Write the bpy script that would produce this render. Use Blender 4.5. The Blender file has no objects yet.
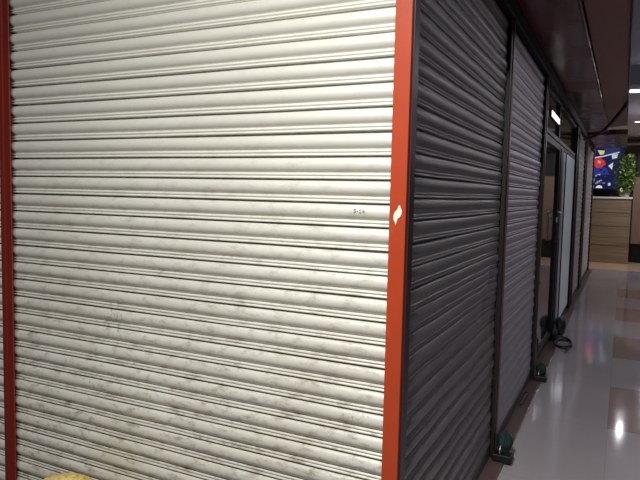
import bpy, bmesh, math, random
from mathutils import Vector, Matrix, noise
random.seed(7)
sc = bpy.context.scene
COL = sc.collection
H = 1.48                       # eye height over the floor

# ------------------------------------------------------------------ camera
yaw, pitch, roll = 0.4576466, -0.0763652, 0.0223802
cam_d = bpy.data.cameras.new('camera'); cam_o = bpy.data.objects.new('camera', cam_d)
COL.objects.link(cam_o)
fw = Vector((-math.sin(yaw)*math.cos(pitch), math.cos(yaw)*math.cos(pitch), math.sin(pitch)))
rt = Vector((math.cos(yaw), math.sin(yaw), 0)); up = rt.cross(fw)
r2 = math.cos(roll)*rt + math.sin(roll)*up; u2 = -math.sin(roll)*rt + math.cos(roll)*up
M4 = Matrix((r2, u2, -fw)).transposed().to_4x4(); M4.translation = Vector((0.59615, -1.80461, H))
cam_o.matrix_world = M4
cam_d.sensor_width = 36; cam_d.lens = 612.7/640*36; cam_d.clip_start = .02
sc.camera = cam_o

# ------------------------------------------------------------------ world, lights, exposure
w = bpy.data.worlds.new('world'); sc.world = w; w.use_nodes = True
w.node_tree.nodes['Background'].inputs[0].default_value = (.75, .8, 1, 1)
w.node_tree.nodes['Background'].inputs[1].default_value = .030
sc.view_settings.view_transform = 'Standard'; sc.view_settings.look = 'None'
sc.view_settings.exposure = 0; sc.view_settings.gamma = 1; sc.view_settings.use_curve_mapping = False

def area(name, loc, aim, sx, sy, power, color=(1, 1, 1), spread=180):
    l = bpy.data.lights.new(name, 'AREA'); l.shape = 'RECTANGLE'; l.size = sx; l.size_y = sy
    l.energy = power; l.color = color; l.spread = math.radians(spread)
    o = bpy.data.objects.new(name, l); COL.objects.link(o); o.location = loc
    o.rotation_euler = (Vector(aim)-Vector(loc)).to_track_quat('-Z', 'Y').to_euler()
    return o
# the ceiling light of the cross passage in front of the pale shutter
area('passage_light', (.12, -1.66, 2.95), (.12, -1.64, 0), .3, .25, 144, (1, .98, .915))
# ceiling lights of the corridor
CORR = [(1.6, 2.0), (1.6, 5.4), (.76, 11.14), (1.35, 13.0)]
for i, (x, y) in enumerate(CORR):
    area('corridor_light', (x, y, 3.02 if y < 7.7 else 2.92), (x-.12, y, 0), [.22, .22, .05, .22][i], [.22, .22, .05, .22][i], [7, 13, 5, 32][i], (.93, .9, 1))

# ------------------------------------------------------------------ helpers
def prop(o, label=None, cat=None, group=None, kind=None):
    if label: o['label'] = label
    if cat: o['category'] = cat
    if group: o['group'] = group
    if kind: o['kind'] = kind
    return o
def mesh(name, bm, mat, parent=None, smooth=False, bevel=0, seg=2, loc=None):
    me = bpy.data.meshes.new(name); bmesh.ops.recalc_face_normals(bm, faces=bm.faces[:])
    bm.to_mesh(me); bm.free()
    if mat: me.materials.append(mat)
    if smooth:
        for p in me.polygons: p.use_smooth = True
    o = bpy.data.objects.new(name, me); COL.objects.link(o)
    if parent: o.parent = parent
    if loc: o.location = loc
    if bevel:
        b = o.modifiers.new('bevel', 'BEVEL'); b.width = bevel; b.segments = seg
        b.limit_method = 'ANGLE'; b.angle_limit = math.radians(40)
    return o
def empty(name, loc, label, cat, group=None, rz=0):
    o = bpy.data.objects.new(name, None); COL.objects.link(o); o.location = loc
    o.rotation_euler.z = rz; o.empty_display_size = .1
    return prop(o, label, cat, group)
def bx(bm, x0, x1, y0, y1, z0, z1):
    v = [bm.verts.new((x, y, z)) for x in (x0, x1) for y in (y0, y1) for z in (z0, z1)]
    for f in ((0,1,3,2), (4,6,7,5), (0,4,5,1), (2,3,7,6), (0,2,6,4), (1,5,7,3)):
        bm.faces.new([v[i] for i in f])
    return bm
def box(name, x0, x1, y0, y1, z0, z1, mat, parent=None, bevel=0):
    return mesh(name, bx(bmesh.new(), x0, x1, y0, y1, z0, z1), mat, parent, bevel=bevel)
def prism(bm, poly, a, b, axis='z'):
    f = {'z': lambda p, t: (p[0], p[1], t), 'y': lambda p, t: (p[0], t, p[1]), 'x': lambda p, t: (t, p[0], p[1])}[axis]
    A = [bm.verts.new(f(p, a)) for p in poly]; B = [bm.verts.new(f(p, b)) for p in poly]
    n = len(poly)
    bm.faces.new(A[::-1]); bm.faces.new(B)
    for i in range(n): bm.faces.new((A[i], A[(i+1) % n], B[(i+1) % n], B[i]))
    return bm
def tube(bm, pts, r, n=8, closed=False):
    pts = [Vector(p) for p in pts]; rings = []; m = len(pts)
    for i, p in enumerate(pts):
        a = pts[i-1] if (i or closed) else pts[i]; b = pts[(i+1) % m] if (i < m-1 or closed) else pts[i]
        d = (b-a).normalized(); q = d.to_track_quat('Z', 'Y')
        rr = r(i/(m-1)) if callable(r) else r
        rings.append([bm.verts.new(p + q @ Vector((rr*math.cos(2*math.pi*k/n), rr*math.sin(2*math.pi*k/n), 0))) for k in range(n)])
    for i in range(m if closed else m-1):
        A, B = rings[i], rings[(i+1) % m]
        for k in range(n): bm.faces.new((A[k], A[(k+1) % n], B[(k+1) % n], B[k]))
    if not closed: bm.faces.new(rings[0][::-1]); bm.faces.new(rings[-1])
    return bm
def lathe(bm, prof, n=32, c=(0, 0, 0), ripple=None):
    rings = []
    for i, (r, z) in enumerate(prof):
        R = []
        for k in range(n):
            a = 2*math.pi*k/n; rr = r + (ripple(i, k) if ripple else 0)
            R.append(bm.verts.new((c[0]+rr*math.cos(a), c[1]+rr*math.sin(a), c[2]+z)))
        rings.append(R)
    for A, B in zip(rings, rings[1:]):
        for k in range(n): bm.faces.new((A[k], A[(k+1) % n], B[(k+1) % n], B[k]))
    bm.faces.new(rings[0][::-1]); bm.faces.new(rings[-1])
    return bm
def blob(bm, c, s, seed=0, amp=.25, sub=3, freq=2.0):
    r = bmesh.ops.create_icosphere(bm, subdivisions=sub, radius=1)
    for v in r['verts']:
        d = v.co.normalized()
        k = 1 + amp*noise.noise(d*freq+Vector((seed*7.3, seed, 0))) + amp*.5*noise.noise(d*freq*2.7+Vector((seed, 3, seed)))
        z = d.z*k
        if z < -.75: z = -.75
        v.co = Vector((c[0]+d.x*k*s[0], c[1]+d.y*k*s[1], c[2]+z*s[2]))
    return bm

class NT:
    def __init__(s, name):
        s.m = bpy.data.materials.new(name); s.m.use_nodes = True; s.t = s.m.node_tree
        s.b = s.t.nodes['Principled BSDF']; s.n = s.t.nodes; s.l = s.t.links
    def new(s, t, **k):
        n = s.n.new(t)
        for a, v in k.items(): setattr(n, a, v)
        return n
    def co(s, scale=(1, 1, 1)):
        if not hasattr(s, 'g'): s.g = s.new('ShaderNodeNewGeometry')
        mp = s.new('ShaderNodeMapping'); mp.inputs['Scale'].default_value = scale
        s.l.new(s.g.outputs['Position'], mp.inputs['Vector']); return mp.outputs[0]
    def noise(s, scale, vec=None, detail=4, rough=.5):
        n = s.new('ShaderNodeTexNoise'); n.inputs['Scale'].default_value = scale
        n.inputs['Detail'].default_value = detail; n.inputs['Roughness'].default_value = rough
        s.l.new(vec or s.co(), n.inputs['Vector']); return n.outputs['Fac']
    def ramp(s, src, a, b, ca=(0, 0, 0, 1), cb=(1, 1, 1, 1)):
        r = s.new('ShaderNodeValToRGB'); e = r.color_ramp.elements
        e[0].position = a; e[1].position = b; e[0].color = ca; e[1].color = cb
        s.l.new(src, r.inputs[0]); return r.outputs[0]
    def mix(s, fac, a, b, mode='MIX'):
        m = s.new('ShaderNodeMix', data_type='RGBA', blend_type=mode)
        for sock, v in ((m.inputs[0], fac), (m.inputs[6], a), (m.inputs[7], b)):
            if hasattr(v, 'is_linked') or hasattr(v, 'links'): s.l.new(v, sock)
            elif isinstance(v, (int, float)): sock.default_value = v
            else: sock.default_value = (*v[:3], 1)
        return m.outputs[2]
    def math(s, op, a, b=0, c=0):
        m = s.new('ShaderNodeMath', operation=op)
        for i, v in enumerate((a, b, c)):
            if isinstance(v, (int, float)): m.inputs[i].default_value = v
            else: s.l.new(v, m.inputs[i])
        return m.outputs[0]
    def out(s, col=None, rough=None, metal=None, bump=None, bd=.1, bs=.001, spec=None):
        def st(k, v):
            if v is None: return
            if isinstance(v, (int, float)): s.b.inputs[k].default_value = v
            elif isinstance(v, tuple): s.b.inputs[k].default_value = (*v[:3], 1)
            else: s.l.new(v, s.b.inputs[k])
        st('Base Color', col); st('Roughness', rough); st('Metallic', metal); st('Specular IOR Level', spec)
        if bump is not None:
            bp = s.new('ShaderNodeBump'); bp.inputs['Strength'].default_value = bd; bp.inputs['Distance'].default_value = bs
            s.l.new(bump, bp.inputs['Height']); s.l.new(bp.outputs[0], s.b.inputs['Normal'])
        return s.m
def simple(name, col, rough=.5, metal=0, var=.12, scale=12, spec=None):
    t = NT(name); n = t.noise(scale)
    c = t.mix(n, tuple(v*(1-var) for v in col), tuple(min(1, v*(1+var)) for v in col))
    return t.out(c, rough, metal, n, .15, .002, spec)
def emit(name, col, strength):
    t = NT(name); t.out(tuple(v*.6 for v in col), .4)
    t.b.inputs['Emission Color'].default_value = (*col, 1); t.b.inputs['Emission Strength'].default_value = strength
    return t.m

# ------------------------------------------------------------------ materials
def shutter_mat(name, base, dirt, amount, rough, metal, smudge=None):
    t = NT(name)
    big = t.noise(1.6, detail=3)
    c = t.mix(big, tuple(v*.93 for v in base), tuple(min(1, v*1.05) for v in base))
    sp = t.new('ShaderNodeSeparateXYZ'); t.l.new(t.g.outputs['Position'], sp.inputs[0])
    low = t.new('ShaderNodeMapRange'); t.l.new(sp.outputs['Z'], low.inputs['Value'])
    low.inputs['From Min'].default_value = 1.75; low.inputs['From Max'].default_value = .5
    low.inputs['To Min'].default_value = .12; low.inputs['To Max'].default_value = 1
    lowf = low.outputs[0]
    streak = t.ramp(t.noise(14, t.co((1, 1, 2.6)), 7, .75), .5, .70)
    c = t.mix(t.math('MULTIPLY', t.math('MULTIPLY', streak, lowf), amount), c, dirt)
    veil = t.ramp(t.noise(2.3, detail=5), .35, .75)
    c = t.mix(t.math('MULTIPLY', t.math('MULTIPLY', veil, lowf), amount*.4), c, tuple(v*1.5 for v in dirt))
    spk = t.ramp(t.noise(75, t.co((.8, .8, 1.2)), 2, .5), .67, .74)
    patch = t.ramp(t.noise(3.1), .45, .62)
    c = t.mix(t.math('MULTIPLY', t.math('MULTIPLY', spk, patch), t.math('MULTIPLY', lowf, .75)), c, tuple(v*.35 for v in dirt))
    if smudge:
        for (x, y, z, r) in smudge:
            vm = t.new('ShaderNodeVectorMath', operation='DISTANCE'); vm.inputs[1].default_value = (x, y, z)
            t.l.new(t.g.outputs['Position'], vm.inputs[0])
            near = t.new('ShaderNodeMapRange'); t.l.new(vm.outputs['Value'], near.inputs['Value'])
            near.inputs['From Min'].default_value = r; near.inputs['From Max'].default_value = r*.25
            mk = t.ramp(t.noise(42, t.co((1.4, 1.4, .7)), 3, .6), .56, .64)
            c = t.mix(t.math('MULTIPLY', near.outputs[0], t.math('MULTIPLY', mk, .5)), c, (.12, .11, .09))
    return t.out(c, rough, metal, t.noise(30, t.co((.4, .4, 2)), 3), .12, .002)
m_pale = shutter_mat('pale_shutter_paint', (.68, .675, .625), (.25, .22, .165), 1.15, .42, .2,
                     [(-1.22, 0, .95, .13), (-.16, 0, .75, .08), (-1.32, 0, .7, .07)])
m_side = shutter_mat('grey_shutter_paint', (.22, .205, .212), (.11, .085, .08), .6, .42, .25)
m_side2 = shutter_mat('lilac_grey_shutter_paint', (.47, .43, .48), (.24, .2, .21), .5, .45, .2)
m_far = shutter_mat('far_shutter_paint', (.62, .57, .56), (.28, .24, .24), .5, .45, .15)

def paint(name, col, worn, rough=.38):
    t = NT(name); n = t.noise(5, detail=6)
    c = t.mix(n, tuple(v*.82 for v in col), tuple(v*1.15 for v in col))
    wr = t.ramp(t.noise(16, t.co((1, 1, .35)), 5, .6), .63, .72)
    c = t.mix(t.math('MULTIPLY', wr, .3), c, worn)
    return t.out(c, rough, 0, t.noise(40), .12, .002)
m_red = paint('orange_red_oxide_paint', (.37, .046, .014), (.50, .13, .06))
m_maroon = paint('maroon_paint', (.16, .015, .008), (.09, .02, .015))
m_brown = paint('brown_post_paint', (.10, .043, .042), (.24, .15, .14), .32)
m_plum = paint('dark_plum_paint', (.04, .014, .018), (.10, .04, .04))
m_plum2 = paint('blackened_post_paint', (.018, .010, .012), (.05, .03, .03), .5)
m_edge = paint('worn_brown_edge_paint', (.13, .055, .048), (.26, .16, .14), .4)
m_chip = simple('bare_cream_filler', (.85, .74, .62), .6)
m_black = simple('black_metal', (.010, .010, .011), .55, spec=.25)
m_band = simple('greenish_black_steel', (.010, .015, .015), .55, spec=.25)
m_rail = simple('dark_steel_rail', (.09, .08, .08), .5)
m_ink = simple('black_ink', (.03, .03, .03), .7)

t = NT('polished_granite_floor')
g = t.noise(130, detail=3, rough=.7); g2 = t.noise(2.2, detail=4)
base = t.mix(g, (.33, .30, .325), (.48, .44, .47)); base = t.mix(g2, base, (.44, .41, .435))
sp = t.new('ShaderNodeSeparateXYZ'); t.l.new(t.g.outputs['Position'], sp.inputs[0])
X, Y = sp.outputs['X'], sp.outputs['Y']
def band(src, a, b):
    return t.math('MULTIPLY', t.math('GREATER_THAN', src, a), t.math('LESS_THAN', src, b))
ym = t.math('MODULO', t.math('ADD', Y, 97.5), 2.0)          # 0..1 is a reddish slab
sq = t.math('MULTIPLY', t.math('MULTIPLY', t.math('LESS_THAN', ym, 1.0), band(X, .58, 1.58)), band(Y, 2.4, 9.6))
red = t.mix(g, (.27, .19, .18), (.38, .285, .27))
c = t.mix(sq, base, red)
darkp = t.math('LESS_THAN', Y, .05)            # unseen passage floor darkened to cut light bounced under the slats
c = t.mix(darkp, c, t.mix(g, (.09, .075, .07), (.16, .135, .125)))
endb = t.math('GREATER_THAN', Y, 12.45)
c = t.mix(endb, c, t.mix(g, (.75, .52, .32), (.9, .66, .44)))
# joints every metre
jx = t.math('LESS_THAN', t.math('MODULO', t.math('ADD', X, 99.42), 1.0), .004)
jy = t.math('LESS_THAN', t.math('MODULO', t.math('ADD', Y, 97.5), 1.0), .006)
c = t.mix(t.math('MULTIPLY', t.math('MAXIMUM', jx, jy), .22), c, (.1, .09, .09))
m_floor = t.out(c, t.ramp(t.noise(3.5, detail=6), .3, .8, (.06, .06, .06, 1), (.13, .13, .13, 1)), 0,
                t.noise(5, detail=2), .06, .006)
t = NT('reddish_granite'); g = t.noise(140, detail=3)
m_strip = t.out(t.mix(g, (.085, .05, .05), (.16, .10, .097)), .3)
m_sill = simple('grey_stone_sill', (.30, .28, .28), .35, scale=60)

t = NT('dark_red_cladding'); n = t.noise(1.5)
m_clad = t.out(t.mix(n, (.085, .016, .018), (.125, .024, .025)), t.ramp(t.noise(1.5, detail=1), .3, .7, (.2, .2, .2, 1), (.34, .34, .34, 1)),
               0, spec=.28)
t = NT('red_cladding'); n = t.noise(1.5)
m_clad2 = t.out(t.mix(n, (.15, .028, .028), (.21, .04, .036)), .4, 0, t.noise(3), .2, .01)
m_plaster = simple('grey_ceiling_board', (.66, .69, .78), .75, scale=3)
m_whiteboard = simple('white_ceiling_board', (.75, .73, .78), .5, scale=3)
m_tan = simple('tan_plaster', (.36, .25, .19), .7, scale=4)
m_dark = simple('dark_interior_plaster', (.05, .05, .055), .8, scale=3)
m_glass = NT('tinted_glass'); m_glass.out((.07, .08, .085), .05); m_glass.b.inputs['Transmission Weight'].default_value = .85
m_glass.b.inputs['IOR'].default_value = 1.45; m_glass = m_glass.m
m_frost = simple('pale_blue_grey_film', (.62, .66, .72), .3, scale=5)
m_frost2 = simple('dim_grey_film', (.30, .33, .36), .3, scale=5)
for mm, e in ((m_frost, .065), (m_frost2, .02)):        # glow put into the panes in place of light from inside
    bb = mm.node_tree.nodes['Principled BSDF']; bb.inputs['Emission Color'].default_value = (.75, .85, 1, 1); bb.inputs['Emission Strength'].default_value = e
m_frame = simple('dark_aluminium', (.012, .013, .014), .5, 0, spec=.25)
m_steel = simple('brushed_steel', (.6, .6, .62), .3, .9)
t = NT('wood_laminate'); n = t.noise(2, t.co((.5, .5, 14)), 3, .6)
m_wood = t.out(t.mix(t.ramp(n, .3, .7), (.18, .13, .075), (.36, .275, .165)), .4)
t = NT('tan_wood'); n = t.noise(5, t.co((8, 8, .6)), 4, .6)
m_wood2 = t.out(t.mix(n, (.17, .11, .07), (.27, .185, .125)), .45)
m_white = simple('white_stone_ledge', (.85, .84, .84), .3)
m_green = simple('dark_green_cloth', (.004, .032, .026), .75, var=.6, scale=40)
m_blackcloth = simple('black_plastic', (.008, .007, .008), .5, var=.3)
t = NT('bright_green_leaf'); n = t.noise(16, detail=2)
m_leaf = t.out(t.mix(t.ramp(n, .4, .62), (.04, .12, .02), (.50, .66, .20)), .35)
m_pot = simple('cream_ceramic', (.55, .5, .4), .5)
t = NT('yellow_straw'); n = t.noise(55, t.co((1, 1, 2)), 5, .7); n2 = t.noise(160, detail=2)
m_straw = t.out(t.mix(t.ramp(n, .35, .65), (.36, .24, .06), (.72, .56, .2)), .75, 0, n2, .8, .004)

# ------------------------------------------------------------------ structure
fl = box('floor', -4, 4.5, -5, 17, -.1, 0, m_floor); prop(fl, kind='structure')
prop(box('trim_1', -.13, .08, 0.06, 12.1, .0005, .012, m_strip, bevel=.003), kind='structure')
# soffit over the shutters: dark flat part, rounded rib, redder slanting part, lip
bm = bmesh.new()
prism(bm, [(-.1, 2.53), (.325, 2.53), (.335, 2.60), (-.1, 2.60)], .055, 8.9, 'y')
prop(mesh('ceiling_soffit', bm, m_clad, bevel=.006), kind='structure')
bm = bmesh.new()
prism(bm, [(.337, 2.572), (.575, 2.60), (.575, 2.66), (.337, 2.64)], .055, 8.6, 'y')
prop(mesh('ceiling_canopy', bm, m_clad2, bevel=.003), kind='structure')
bm = bmesh.new()
prism(bm, [(.577, 2.585), (.585, 2.585), (.585, 2.95), (.577, 2.95)], .055, 8.6, 'y')
prop(mesh('trim_2', bm, m_black), kind='structure')
prop(box('ceiling_corridor', .587, 4.5, -1.5, 7.7, 3.32, 3.4, m_plaster), kind='structure')
prop(box('ceiling_far', -.1, 4.5, 7.75, 14.6, 2.95, 3.05, m_whiteboard), kind='structure')
prop(box('ceiling_far_soffit', -.1, .6, 8.95, 11.6, 2.50, 2.58, m_clad), kind='structure')
# far end: bulkhead and walls
prop(box('wall_far', -3.5, 4.5, 16.4, 16.5, 0, 3.4, m_tan), kind='structure')
prop(box('trim_3', -1.2, 3.5, 14.6, 14.8, 2.78, 2.94, m_tan), kind='structure')
prop(box('trim_4', .45, 1.15, 14.3, 14.5, 2.84, 2.90, m_black), kind='structure')
# body of the shop block behind its shutters
prop(box('wall_shop_back', -3.4, -3.3, .2, 12.0, 0, 2.6, m_dark), kind='structure')
prop(box('wall_shop_partition_near', -3.3, -.12, 3.36, 3.42, 0, 2.52, m_dark), kind='structure')
prop(box('wall_shop_partition_far', -3.3, -.12, 7.0, 7.06, 0, 2.52, m_dark), kind='structure')
prop(box('wall_shop_end', -3.3, .0, 12.12, 12.2, 0, 2.5, m_dark), kind='structure')
prop(box('ceiling_shop', -3.4, -.12, .1, 12.2, 2.62, 2.7, m_dark), kind='structure')

# ------------------------------------------------------------------ shutters
PITCH = .075
PROF = [(0, .2), (.012, 3.0), (.05, 6.0), (.12, 9.2), (.20, 11.6), (.29, 13.0), (.38, 12.9), (.45, 11.4), (.51, 9.2), (.56, 6.2), (.60, 2.6),
        (.63, -.2), (.65, -.6), (.668, .4), (.70, 4.6), (.735, 6.2), (.775, 4.0), (.80, 1.8), (.82, 2.4), (.85, 5.6), (.885, 6.8), (.91, 5.6),
        (.922, -13), (.994, -13)]
SIDE_PROF = [(u, o*.62 if o > 0 else o) for u, o in PROF]
def curtain(name, a, b, nrm, zref, z0, z1, mat, parent, seed, nseg=40, pitch=PITCH, amp=1.0, dents=(), grow=0, prof=PROF):
    a = Vector((*a, 0)); b = Vector((*b, 0)); nrm = Vector((*nrm, 0)); L = (b-a).length; d = (b-a).normalized()
    bm = bmesh.new(); k = math.ceil((z1-zref)/pitch)
    prev = None; off = Vector((seed*3.1, seed*1.7, 0)); rows = []
    while zref + k*pitch > z0 + .01:
        zt = zref + k*pitch + max(0, k-2)*grow
        tilt = random.uniform(-1, 1)*.0010*amp; push = random.uniform(-1, 1)*.0007*amp
        for (u, o) in prof:
            z = zt - u*pitch
            if z > z1 or z < z0: continue
            row = []
            for i in range(nseg+1):
                s = i/nseg
                wz = amp*.0012*noise.noise(Vector((s*L*2.2, k*1.7, seed)))
                wo = amp*.0016*noise.noise(Vector((s*L*4, z*5, seed+9)))
                for (ds, dz, dr, dd) in dents:
                    q = ((s*L-ds)**2 + (z-dz)**2)/dr**2
                    if q < 4: wo -= dd*math.exp(-q)
                oo = o*.001 + push + tilt*(s-.5)*2 + wo
                p = a + d*(s*L) + nrm*oo
                row.append(bm.verts.new((p.x, p.y, z + wz + tilt*(s-.5)*1.5)))
            rows.append(row)
        k -= 1
    for A, B in zip(rows, rows[1:]):
        for i in range(nseg): bm.faces.new((A[i], A[i+1], B[i+1], B[i]))
    o = mesh(name, bm, mat, parent, smooth=True)
    m = o.modifiers.new('sheet', 'SOLIDIFY'); m.thickness = .0012; m.offset = -1
    return o
def set_world_children(root):
    for c in root.children: c.location = c.location - root.location
FZ = H - .0345; SZ = H - .0143

def front_shutter(x0, x1, label, seed, mat):
    r = empty('roller_shutter', ((x0+x1)/2, .012, 0), label, 'shutter')
    curtain('curtain', (x0, .012), (x1, .012), (0, -1), FZ, .07, 2.5, mat, r, seed, nseg=64, grow=.0012)
    box('bottom_rail', x0, x1, .006, .026, .015, .066, m_rail, r, bevel=.003)
    set_world_children(r); return r
fs = front_shutter(-1.797, -.032, 'wide pale off-white roller shutter facing the viewer, between maroon post and orange-red corner post', 1, m_pale)
front_shutter(-3.25, -1.838, 'sliver of pale roller shutter left of the maroon post at the photo edge', 2, m_pale)
# handwriting on the pale shutter (thin ink strokes following the slat face)
def face_y(z):
    k = math.ceil((z-FZ)/PITCH); u = (FZ+k*PITCH-z)/PITCH
    for (a, oa), (b, ob) in zip(PROF, PROF[1:]):
        if a <= u <= b: return .012-.001*(oa+(ob-oa)*(u-a)/(b-a))-.0006
    return 0
def ink(strokes, cx, cz, s, parent):
    bm = bmesh.new()
    for st in strokes:
        tube(bm, [(cx+p[0]*s, face_y(cz+p[1]*s), cz+p[1]*s) for p in st], .0015, 5)
    o = mesh('handwriting', bm, m_ink, parent); o['label'] = 'small black handwritten number'
    o.location = -Vector(parent.location); return o
ink([[(.7, 1), (0, 1), (0, .55), (.5, .6), (.65, .3), (.4, 0), (0, .05)], [(1.1, .4), (1.4, .4)],
     [(1.8, .8), (2.1, 1), (2.4, .75), (1.8, 0), (2.5, 0)], [(3.3, 0), (3.3, 1), (2.8, .35), (3.6, .35)]], -.174, 1.420, .0105, fs)

# side shutters (run along +Y, facing +X)
def side_shutter(y0, y1, label, seed, mat, nseg, group=None, dents=(), amp=1.6):
    r = empty('roller_shutter', (-.012, (y0+y1)/2, 0), label, 'shutter', group)
    curtain('curtain', (-.012, y0), (-.012, y1), (1, 0), SZ, .075, 2.42, mat, r, seed, nseg=nseg, pitch=.0742, amp=amp, dents=dents, prof=SIDE_PROF)
    box('bottom_rail', -.026, -.006, y0, y1, .016, .07, m_rail, r, bevel=.003)
    set_world_children(r); return r
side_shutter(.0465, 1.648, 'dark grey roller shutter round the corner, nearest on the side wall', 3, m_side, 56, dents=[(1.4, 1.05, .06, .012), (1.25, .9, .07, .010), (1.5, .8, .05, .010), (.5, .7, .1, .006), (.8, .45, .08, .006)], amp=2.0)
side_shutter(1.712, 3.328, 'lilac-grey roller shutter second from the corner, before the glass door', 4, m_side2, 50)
side_shutter(7.46, 8.99, 'grey roller shutter just beyond the pale glazed panel', 5, m_far, 36)
side_shutter(9.46, 12.0, 'lighter roller shutter at the far end of the side wall', 6, m_far, 36)

# ------------------------------------------------------------------ posts
def hpost(x0, x1, z1, mat, mat2, name, label, depth=.062, y0=-.015):
    """guide post with a slot for a curtain on both sides, front face towards -Y"""
    s0, s1, sd, y1 = -.0075, .034, .018, y0+depth
    xm = x0+(x1-x0)*.45
    poly = [(x0, y0), (xm-.006, y0), (xm-.006, y0+.006), (xm+.002, y0+.006), (xm+.002, y0), (x1, y0),
            (x1, s0), (x1-sd, s0), (x1-sd, s1), (x1, s1), (x1, y1), (x0, y1), (x0, s1), (x0+sd, s1), (x0+sd, s0), (x0, s0)]
    bm = prism(bmesh.new(), [(p[0]-(x0+x1)/2, p[1]) for p in poly], .0, z1)
    o = mesh(name, bm, mat, None, bevel=.0018, loc=((x0+x1)/2, 0, .001))
    return prop(o, label, 'post')
hpost(-1.850, -1.782, 2.5, m_maroon, None, 'shutter_post', 'dark maroon grooved post at the left edge beside the pale shutter')
# corner post
r = empty('corner_post', (-.025, .02, 0), 'bright orange-red square post on the corner between pale and dark shutters', 'post')
poly = [(-.050, -.014), (.004, -.014), (.004, .055), (-.002, .055), (-.002, .036), (-.034, .036), (-.034, .034), (-.034, -.002), (-.050, -.002)]
poly = [(-.050, -.014), (.003, -.014), (.003, .042), (-.001, .042), (-.001, .030), (-.030, .030), (-.030, -.0075), (-.050, -.0075)]
o = mesh('post_body', prism(bmesh.new(), poly, .001, 2.5), m_red, r, bevel=.0025)
o = mesh('guide_rail', prism(bmesh.new(), [(.0035, .004), (.0075, .004), (.0075, .053), (.0035, .053)], .001, 2.5), m_plum, r, bevel=.001)
o['label'] = 'dark plum guide rail on the side face'
bm = bmesh.new()
chip = [(-.036, 1.530), (-.036, 1.546), (-.031, 1.557), (-.025, 1.562), (-.022, 1.573), (-.017, 1.578), (-.014, 1.568), (-.010, 1.560), (-.011, 1.548), (-.017, 1.538), (-.023, 1.534), (-.026, 1.522), (-.029, 1.513), (-.031, 1.522)]
prism(bm, [(-.0225+(p[0]+.0235)*1.0, 1.418+(p[1]-1.545)*.95) for p in chip], -.0152, -.0142, 'y')
o = mesh('paint_chip', bm, m_chip, r); o['label'] = 'cream chip in the red paint'
set_world_children(r)

def sidepost(y0, y1, mat, label, zt=2.435, cat='post', name='shutter_post', group=None):
    ym = (y0+y1)/2; w2 = (y1-y0)/2
    s0, s1, sd = -.036, .006, .018
    x0, x1 = -.06, .016
    poly = [(x1, -w2), (x1, -w2*.1), (x1-.006, -w2*.1), (x1-.006, w2*.15), (x1, w2*.15), (x1, w2), (s1, w2), (s1, w2-sd), (s0, w2-sd), (s0, w2), (x0, w2),
            (x0, -w2), (s0, -w2), (s0, -w2+sd), (s1, -w2+sd), (s1, -w2)]
    o = mesh(name, prism(bmesh.new(), poly, 0, zt-.013), m_plum2 if mat is m_brown else mat, bevel=.002, loc=(0, ym, .0125))
    if mat is m_brown:
        e = mesh('edge_strip', prism(bmesh.new(), [(x1+.0005, w2*.2), (x1+.0045, w2*.2), (x1+.0045, w2*.98), (x1+.0005, w2*.98)], 0, zt-.013), m_edge, o, bevel=.001)
        e['label'] = 'worn brown edge strip'
    return prop(o, label, cat, group)
sidepost(1.635, 1.725, m_brown, 'brown post between the dark grey and lilac-grey shutters, green bundle at its foot')
sidepost(3.315, 3.42, m_brown, 'brown post between the lilac-grey shutter and the glass door')
sidepost(6.95, 7.475, m_black, 'wide black post between the pale glazed panel and the far shutters')
sidepost(8.975, 9.475, m_brown, 'dark post between the two farthest shutters')
sidepost(11.985, 12.10, m_brown, 'dark end post at the far end of the shutter row')
# header beam over the side shutters, and over the front
o = box('shutter_header', -.09, .028, .06, 12.1, 2.437, 2.526, m_band, bevel=.004); prop(o, 'greenish-black steel header beam running above the side shutters', 'beam')
o = box('shutter_header', -3.3, -.01, -.012, .05, 2.503, 2.66, m_band, bevel=.004); prop(o, 'dark header beam above the pale shutter facing the viewer', 'beam')

# ------------------------------------------------------------------ glass entrance  (Y 3.42 .. 6.95)
prop(box('trim_5', -.34, -.02, 3.43, 6.94, .013, .05, m_sill, bevel=.004), kind='structure')
def frame(bm, y0, y1, z0, z1, t, x0=-.05, x1=-.005):
    bx(bm, x0, x1, y0, y0+t, z0, z1); bx(bm, x0, x1, y1-t, y1, z0, z1)
    bx(bm, x0, x1, y0+t, y1-t, z0, z0+t); bx(bm, x0, x1, y0+t, y1-t, z1-t, z1)
    return bm
r = empty('door_1', (-.03, 4.1, .05), None, None); prop(r, kind='structure')
mesh('door_frame', frame(bmesh.new(), 3.44, 4.90, .052, 2.02, .06), m_frame, r, bevel=.003)
box('door_glass', -.032, -.024, 3.50, 4.84, .112, 1.96, m_glass, r)
bm = bmesh.new(); tube(bm, [(-.005, 4.78, 1.35), (.035, 4.78, 1.34), (.035, 4.78, 1.30), (.035, 4.78, 1.10), (.035, 4.78, 1.06), (-.005, 4.78, 1.05)], .010, 8)
mesh('door_handle', bm, m_steel, r, smooth=True)
bx_ = box('door_lock', -.004, .012, 4.755, 4.81, 1.24, 1.29, m_steel, r, bevel=.003)
set_world_children(r)
r = empty('door_2', (-.03, 5.0, .05), None, None); prop(r, kind='structure')
bm = frame(bmesh.new(), 4.91, 5.66, .052, 2.02, .03); bx(bm, -.05, .002, 4.94, 5.20, .082, 1.99)
mesh('door_frame', bm, m_frame, r, bevel=.003)
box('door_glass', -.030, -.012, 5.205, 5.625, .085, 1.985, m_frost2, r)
set_world_children(r)
r = empty('window_1', (-.03, 6.3, .05), None, None); prop(r, kind='structure')
mesh('window_frame', frame(bmesh.new(), 5.67, 6.94, .052, 2.02, .03), m_frame, r, bevel=.003)
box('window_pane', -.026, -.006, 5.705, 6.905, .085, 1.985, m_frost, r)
set_world_children(r)
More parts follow.
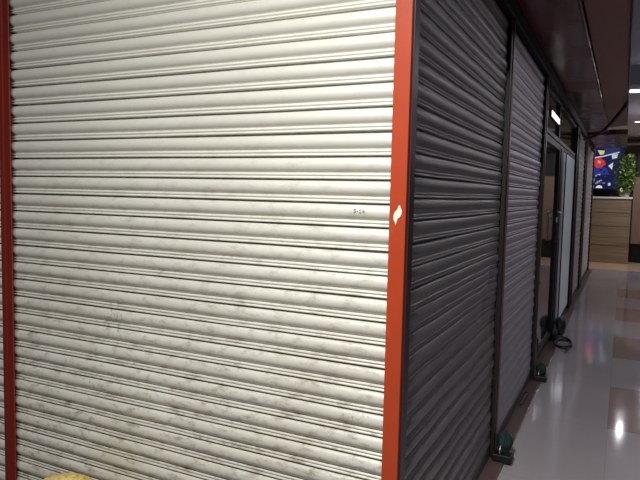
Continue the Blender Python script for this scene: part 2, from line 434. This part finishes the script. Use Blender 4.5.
r = empty('window_2', (-.03, 5.0, 2.02), None, None); prop(r, kind='structure')
bm = bmesh.new()
frame(bm, 3.44, 4.72, 2.03, 2.432, .04); frame(bm, 4.73, 6.94, 2.03, 2.432, .04)
mesh('window_frame', bm, m_frame, r, bevel=.003)
box('window_pane', -.032, -.026, 3.48, 4.68, 2.07, 2.392, m_glass, r)
box('window_pane', -.032, -.026, 4.77, 6.90, 2.07, 2.392, m_glass, r)
set_world_children(r)
r = empty('transom_glow', (-.01, 4.4, 2.1), 'added glowing strip for the bright light showing in the transom glass', 'light')
box('transom_glow_case', -.024, -.012, 3.98, 4.82, 2.195, 2.262, m_frame, r, bevel=.002)  # glowing panel added for the light that shows in the transom glass
box('transom_glow_face', -.0115, -.006, 4.0, 4.78, 2.203, 2.254, emit('white_glow', (1, .97, .95), 1.3), r)
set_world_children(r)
# wall shelf in the dark interior so that the glass has something behind it
r = empty('display_shelf', (-1.2, 5.2, 0), 'dark shelving inside the shop behind the glass door', 'shelf')
for yy in (4.0, 5.0, 6.0): box('side_panel', -1.5, -1.1, yy, yy+.03, .001, 2.0, m_rail, r)
for zz in (.3, .8, 1.3, 1.8):
    for yy in (4.03, 5.03): box('shelf_board', -1.5, -1.12, yy, yy+.97, zz, zz+.03, m_rail, r)
set_world_children(r)

# ------------------------------------------------------------------ corridor ceiling fittings
for i, (x, y) in enumerate(CORR):
    zc = 3.32 if y < 7.7 else 2.95
    lab = ['recessed square ceiling light nearest over the corridor', 'square ceiling light second along the corridor',
           'small bright downlight on the white far ceiling', 'square ceiling light closest to the plant counter'][i]
    r = empty('ceiling_light', (x, y, zc), lab, 'light')
    h = .05 if i == 2 else .13
    mesh('light_frame', frame(bmesh.new(), y-h-.03, y+h+.03, 0, 2*h+.06, .03, 0, .02), m_white, r)
    f = r.children[0]; f.data.transform(Matrix.Rotation(math.radians(90), 4, 'Y'))
    f.data.transform(Matrix.Translation((x-h-.03, 0, zc)))
    box('diffuser', x-h, x+h, y-h, y+h, zc-.012, zc-.004, emit('lit_diffuser_%d' % i, (1, .97, 1), 9), r)
    set_world_children(r)
r = empty('tube_light', (.9, 7.7, 3.1), 'thin white tube light along the edge of the far ceiling', 'light')
bm = bmesh.new(); tube(bm, [(.60, 7.70, 2.965), (1.9, 7.70, 2.965)], .014, 10)
mesh('tube', bm, emit('lit_tube', (1, .95, 1), 9), r, smooth=True)
box('tube_holder', .59, 1.92, 7.69, 7.745, 2.982, 3.05, m_white, r, bevel=.003)
set_world_children(r)
r = empty('ceiling_fill', (1.32, 9.6, 2.6), 'added unseen globe fill light that brightens the far ceiling', 'light')
pl = bpy.data.lights.new('ceiling_fill_lamp', 'POINT'); pl.energy = 9; pl.shadow_soft_size = .02; pl.color = (1, .95, 1)  # lamp and globe added out of view to brighten the far ceiling
po = bpy.data.objects.new('ceiling_fill_lamp', pl); COL.objects.link(po); po.location = (1.32, 9.6, 2.55)
bm = bmesh.new(); bmesh.ops.create_uvsphere(bm, u_segments=20, v_segments=12, radius=.08)
g_ = mesh('globe', bm, emit('lit_globe', (1, .95, 1), 5), r, smooth=True); g_.location = (0, 0, -.05); g_.visible_shadow = True
po.location.z = 2.44
bm = bmesh.new(); tube(bm, [(0, 0, .03), (0, 0, .348)], .006, 6); mesh('cord', bm, m_black, r)
# shiny rib along the step of the soffit and small fittings
bm = bmesh.new(); tube(bm, [(.331, y, 2.53+.006*math.sin(y*2)) for y in [i*.25+.1 for i in range(35)]], .009, 8)
prop(mesh('cover_strip', bm, m_clad, smooth=True), 'thin glossy red cover strip along the step in the canopy underside', 'trim')
# cable slung from shutter header to canopy edge
pts = []
A, B = Vector((.04, 7.9, 2.34)), Vector((.57, 6.1, 2.575))
for i in range(25):
    s = i/24; p = A.lerp(B, s); p.z -= .09*math.sin(math.pi*s)**1.0*(1+.1*s); pts.append(p)
bm = bmesh.new(); tube(bm, pts, .022, 8)
prop(mesh('hanging_cable', bm, m_blackcloth, smooth=True), 'thick black cable sagging from the shutter row to the canopy edge', 'cable')

# ------------------------------------------------------------------ far end
r = empty('reception_counter', (.1, 14.3, 0), 'tall wood-laminate counter with white ledge at the corridor end', 'counter')
box('counter_body', -1.4, .76, 14.0, 14.6, .001, 1.50, m_wood, r, bevel=.006)
box('ledge', -1.42, .78, 13.97, 14.62, 1.502, 1.545, m_white, r, bevel=.005)
bm = bmesh.new()
for z in (.42, .86, 1.18): bx(bm, -1.4, .76, 13.992, 13.998, z, z+.012)
mesh('trim_line', bm, m_wood2, r)
set_world_children(r)
r = empty('cabinet', (1.3, 14.4, 0), 'tan wooden cabinet beside the counter at the right edge', 'cabinet')
box('cabinet_body', .79, 1.9, 14.40, 14.95, .45, 2.02, m_wood2, r, bevel=.006)
box('plinth', .82, 1.88, 14.45, 14.9, .001, .449, m_black, r)
set_world_children(r)
o = box('dark_curtain', .86, 2.2, 15.0, 15.1, .001, 2.62, m_blackcloth); prop(o, 'near-black curtain hanging above the tan cabinet', 'curtain')
# advertising display
r = empty('advertising_display', (.2, 15.0, 1.5), 'navy blue lit advertising display with red and white shapes above the counter', 'display')
XS, DY = .0, 15.4
def wx(px): return .596 + (px-623.6)/612.7*(DY+1.8)*1.0 + .0
def wz(py): return H - (py-200.3)/612.7*(DY+1.8)
box('display_case', wx(588), wx(622.5), DY, DY+.08, wz(197), wz(150), m_black, r)
box('display_stand', wx(600), wx(612), DY+.02, DY+.07, .001, wz(197)-.001, m_black, r)
def shape(name, pts, col, s, lay):
    # DY: face of the display, thin printed shapes
    bm = bmesh.new(); prism(bm, [(wx(a), wz(b)) for a, b in pts], DY-.002-lay*.003, DY-.0005-lay*.003, 'y')
    return mesh(name, bm, emit('print_'+name+str(lay), col, s*.75), r)
shape('blue_field', [(589, 151), (622, 151), (622, 191), (589, 191)], (.008, .012, .07), .9, 0)
shape('navy_field', [(606, 151.5), (618, 151.5), (619, 158), (605, 160)], (.03, .05, .16), .8, 1)
shape('blue_band', [(592, 172), (608, 171.5), (611, 178), (592, 179)], (.03, .04, .30), .9, 1)
shape('white_line', [(592, 163.2), (605, 161), (618, 157.5), (618, 158.5), (605, 162), (592, 164.4)], (.7, .7, .8), 1, 2)
shape('yellow_shape', [(600, 156), (606, 156.3), (605.4, 159.5), (602.5, 160.3)], (.8, .75, .3), .9, 2)
shape('red_shape', [(597, 164), (600, 162.4), (603, 163.2), (606, 165), (607.5, 168.5), (604, 171.6), (600, 172), (597.5, 170)], (.75, .05, .07), .8, 2)
shape('white_shape', [(593.5, 163.6), (597, 162.8), (598.6, 166), (597, 170), (594, 169)], (.75, .6, .65), .9, 3)
shape('pink_shape', [(601, 165), (603.5, 166), (603, 168), (600.5, 167.4)], (.9, .4, .35), .8, 3)
shape('white_arrow', [(612, 160), (617, 159.6), (616.4, 163), (612.4, 164)], (.6, .7, .8), .9, 2)
shape('white_triangle', [(609.5, 170), (613.5, 167), (612.8, 173.5)], (.8, .8, .75), .9, 2)
shape('grey_figure', [(593, 181), (597, 180), (599.5, 182), (598, 186), (599, 190), (593, 190.5)], (.22, .25, .33), .9, 2)
shape('white_dome', [(600, 190), (601, 188.2), (603, 187.5), (605, 188.2), (606, 190)], (.9, .9, .9), 1, 2)
rnd = random.Random(29)
for i in range(16):
    a, b = rnd.uniform(593, 607.5), rnd.uniform(173, 186); ww, hh = rnd.uniform(1, 3), rnd.uniform(.8, 2.2)
    shape('small_patch', [(a, b), (a+ww, b-.4), (a+ww*.8, b+hh), (a-.3, b+hh*.9)], rnd.choice([(.02, .02, .05), (.3, .35, .5), (.04, .06, .35), (.01, .01, .02), (.55, .5, .6)]), .8, 4+i)
shape('white_spot', [(610, 185.5), (612, 185), (612.4, 187.5), (610.3, 188)], (.6, .65, .8), .9, 2)
set_world_children(r)
# plant in a pot on the counter
r = empty('potted_plant', (.60, 14.12, 1.545), 'leafy bright green plant in cream pot on the counter ledge', 'plant')
lathe_bm = lathe(bmesh.new(), [(.08, 0), (.10, .02), (.12, .12), (.13, .16), (.11, .16), (.10, .14)], 24)
mesh('pot', lathe_bm, m_pot, r, smooth=True).location = (0, 0, .001)
bm = bmesh.new(); st = bmesh.new(); rnd = random.Random(4)
for i in range(16):
    a = rnd.uniform(0, 6.28); R = rnd.uniform(.03, .24); top = rnd.uniform(.35, .95)
    e = Vector((R*math.cos(a), R*math.sin(a)*.8, top))
    tube(st, [Vector((.02*math.cos(a), .02*math.sin(a), .12)), Vector((e.x*.6, e.y*.6, top*.55)), e], .005, 5)
for i in range(420):
    a = rnd.uniform(0, 6.28); z = rnd.uniform(.06, .98); R = .27*math.sqrt(rnd.random())*(1-.4*abs(z-.5)/.5)
    c = Vector((R*math.cos(a), R*math.sin(a), z)); s = rnd.uniform(.045, .085)
    q = Matrix.Rotation(rnd.uniform(0, 6.28), 3, 'Z') @ Matrix.Rotation(rnd.uniform(-.9, .9), 3, 'X')
    P = [(-.0, -s, 0), (.35*s, -.4*s, .08*s), (.42*s, .2*s, .1*s), (0, s, -.15*s), (-.42*s, .2*s, .1*s), (-.35*s, -.4*s, .08*s)]
    vs = [bm.verts.new(c + q @ Vector(p)) for p in P]; mid = bm.verts.new(c)
    for k in range(6): bm.faces.new((vs[k], vs[(k+1) % 6], mid))
mesh('stems', st, m_leaf, r); mesh('foliage', bm, m_leaf, r)

# ------------------------------------------------------------------ small things on the floor
def lock_bundle(x, y, s, label, seed):
    r = empty('shutter_lock', (x, y, .012), label, 'lock')
    m = mesh('cloth_wrap', blob(bmesh.new(), (0, .0, .068*s), (.036*s, .052*s, .052*s), seed, .28, 4, 1.7), m_green, r, smooth=True)
    bm = bx(bmesh.new(), -.045*s, .05*s, -.085*s, -.02*s, .001, .038*s); mesh('lock_body', bm, m_blackcloth, r, bevel=.006)
    bm = tube(bmesh.new(), [(-.01*s, -.05*s + .022*s*math.cos(a), .036*s+.035*s*math.sin(a)) for a in [math.pi*i/10 for i in range(11)]], .004*s, 8)
    mesh('shackle', bm, m_steel, r, smooth=True)
    return r
lock_bundle(.065, 1.70, 1.15, 'shutter lock wrapped in dark green cloth at the foot of the nearer brown post', 3)
lock_bundle(.068, 3.40, 1.05, 'smaller-looking lock wrapped in green cloth at the foot of the farther brown post', 5)
# wire loop on the kerb strip
bm = tube(bmesh.new(), [(.026*math.cos(a)+.004*math.sin(3*a), .07*math.sin(a), .045+.034*math.sin(a+1)) for a in [2*math.pi*i/24 for i in range(24)]], .004, 6, True)
prop(mesh('wire_loop', bm, m_blackcloth, smooth=True, loc=(.034, 2.68, .008)), 'small loop of dark wire on the reddish kerb below the lilac-grey shutter', 'wire')
# black bundles and cable by the door mullion
for (x, y, sx, sy, sz, sd, lab) in ((.050, 5.28, .055, .15, .105, 2, 'black plastic bundle right of the dark door post, beside the cable coil'),
                                    (.022, 4.93, .032, .12, .08, 8, 'smaller black plastic bundle left of the dark door post')):
    bm = blob(bmesh.new(), (0, 0, sz*.75), (sx, sy, sz), sd, .25, 4, 1.5)
    prop(mesh('black_bundle', bm, m_blackcloth, smooth=True, loc=(x, y, .0125)), lab, 'bag')
bm = bmesh.new()
pts = []
for i in range(90):
    a = i/89*math.pi*4.6
    pts.append((.06+.07*math.cos(a)+.012*math.sin(a*1.7), .0+.20*math.sin(a)-.05*i/89, .022+.010*abs(math.sin(a*.5))+.0006*i))
tube(bm, pts, .0085, 6)
prop(mesh('cable_coil', bm, m_blackcloth, smooth=True, loc=(.078, 4.64, 0)), 'loose coil of black cable on the floor before the glass door', 'cable')
# straw basket at the bottom edge, standing in front of the pale shutter
r = empty('straw_basket', (-1.275, -.20, 0), 'yellow woven straw basket with domed lid against the pale shutter', 'basket')
rip = lambda i, k: .0025*(1 if (i+k) % 2 else -1)
mesh('basket_body', lathe(bmesh.new(), [(.10, .001)]+[(.10+.05*math.sin(i/14*1.5), .01+i*.018) for i in range(15)], 48, ripple=rip), m_straw, r, smooth=True)
mesh('lid', lathe(bmesh.new(), [(.152, .264)]+[(.152*math.cos(i/12*1.45), .27+.098*math.sin(i/12*1.45)) for i in range(13)], 48, ripple=rip), m_straw, r, smooth=True)

# look-alike families
GROUPS = {'roller_shutter': 'roller shutters closing the shop block', 'shutter_post': 'upright posts between the roller shutters',
          'ceiling_light': 'ceiling lights along the corridor', 'shutter_lock': 'cloth-wrapped locks at the post feet',
          'shutter_header': 'steel beams above the roller shutters', 'black_bundle': 'black bundles at the foot of the door post'}
for o in bpy.data.objects:
    k = o.name.split('.')[0]
    if k in GROUPS and o.parent is None: o['group'] = GROUPS[k]
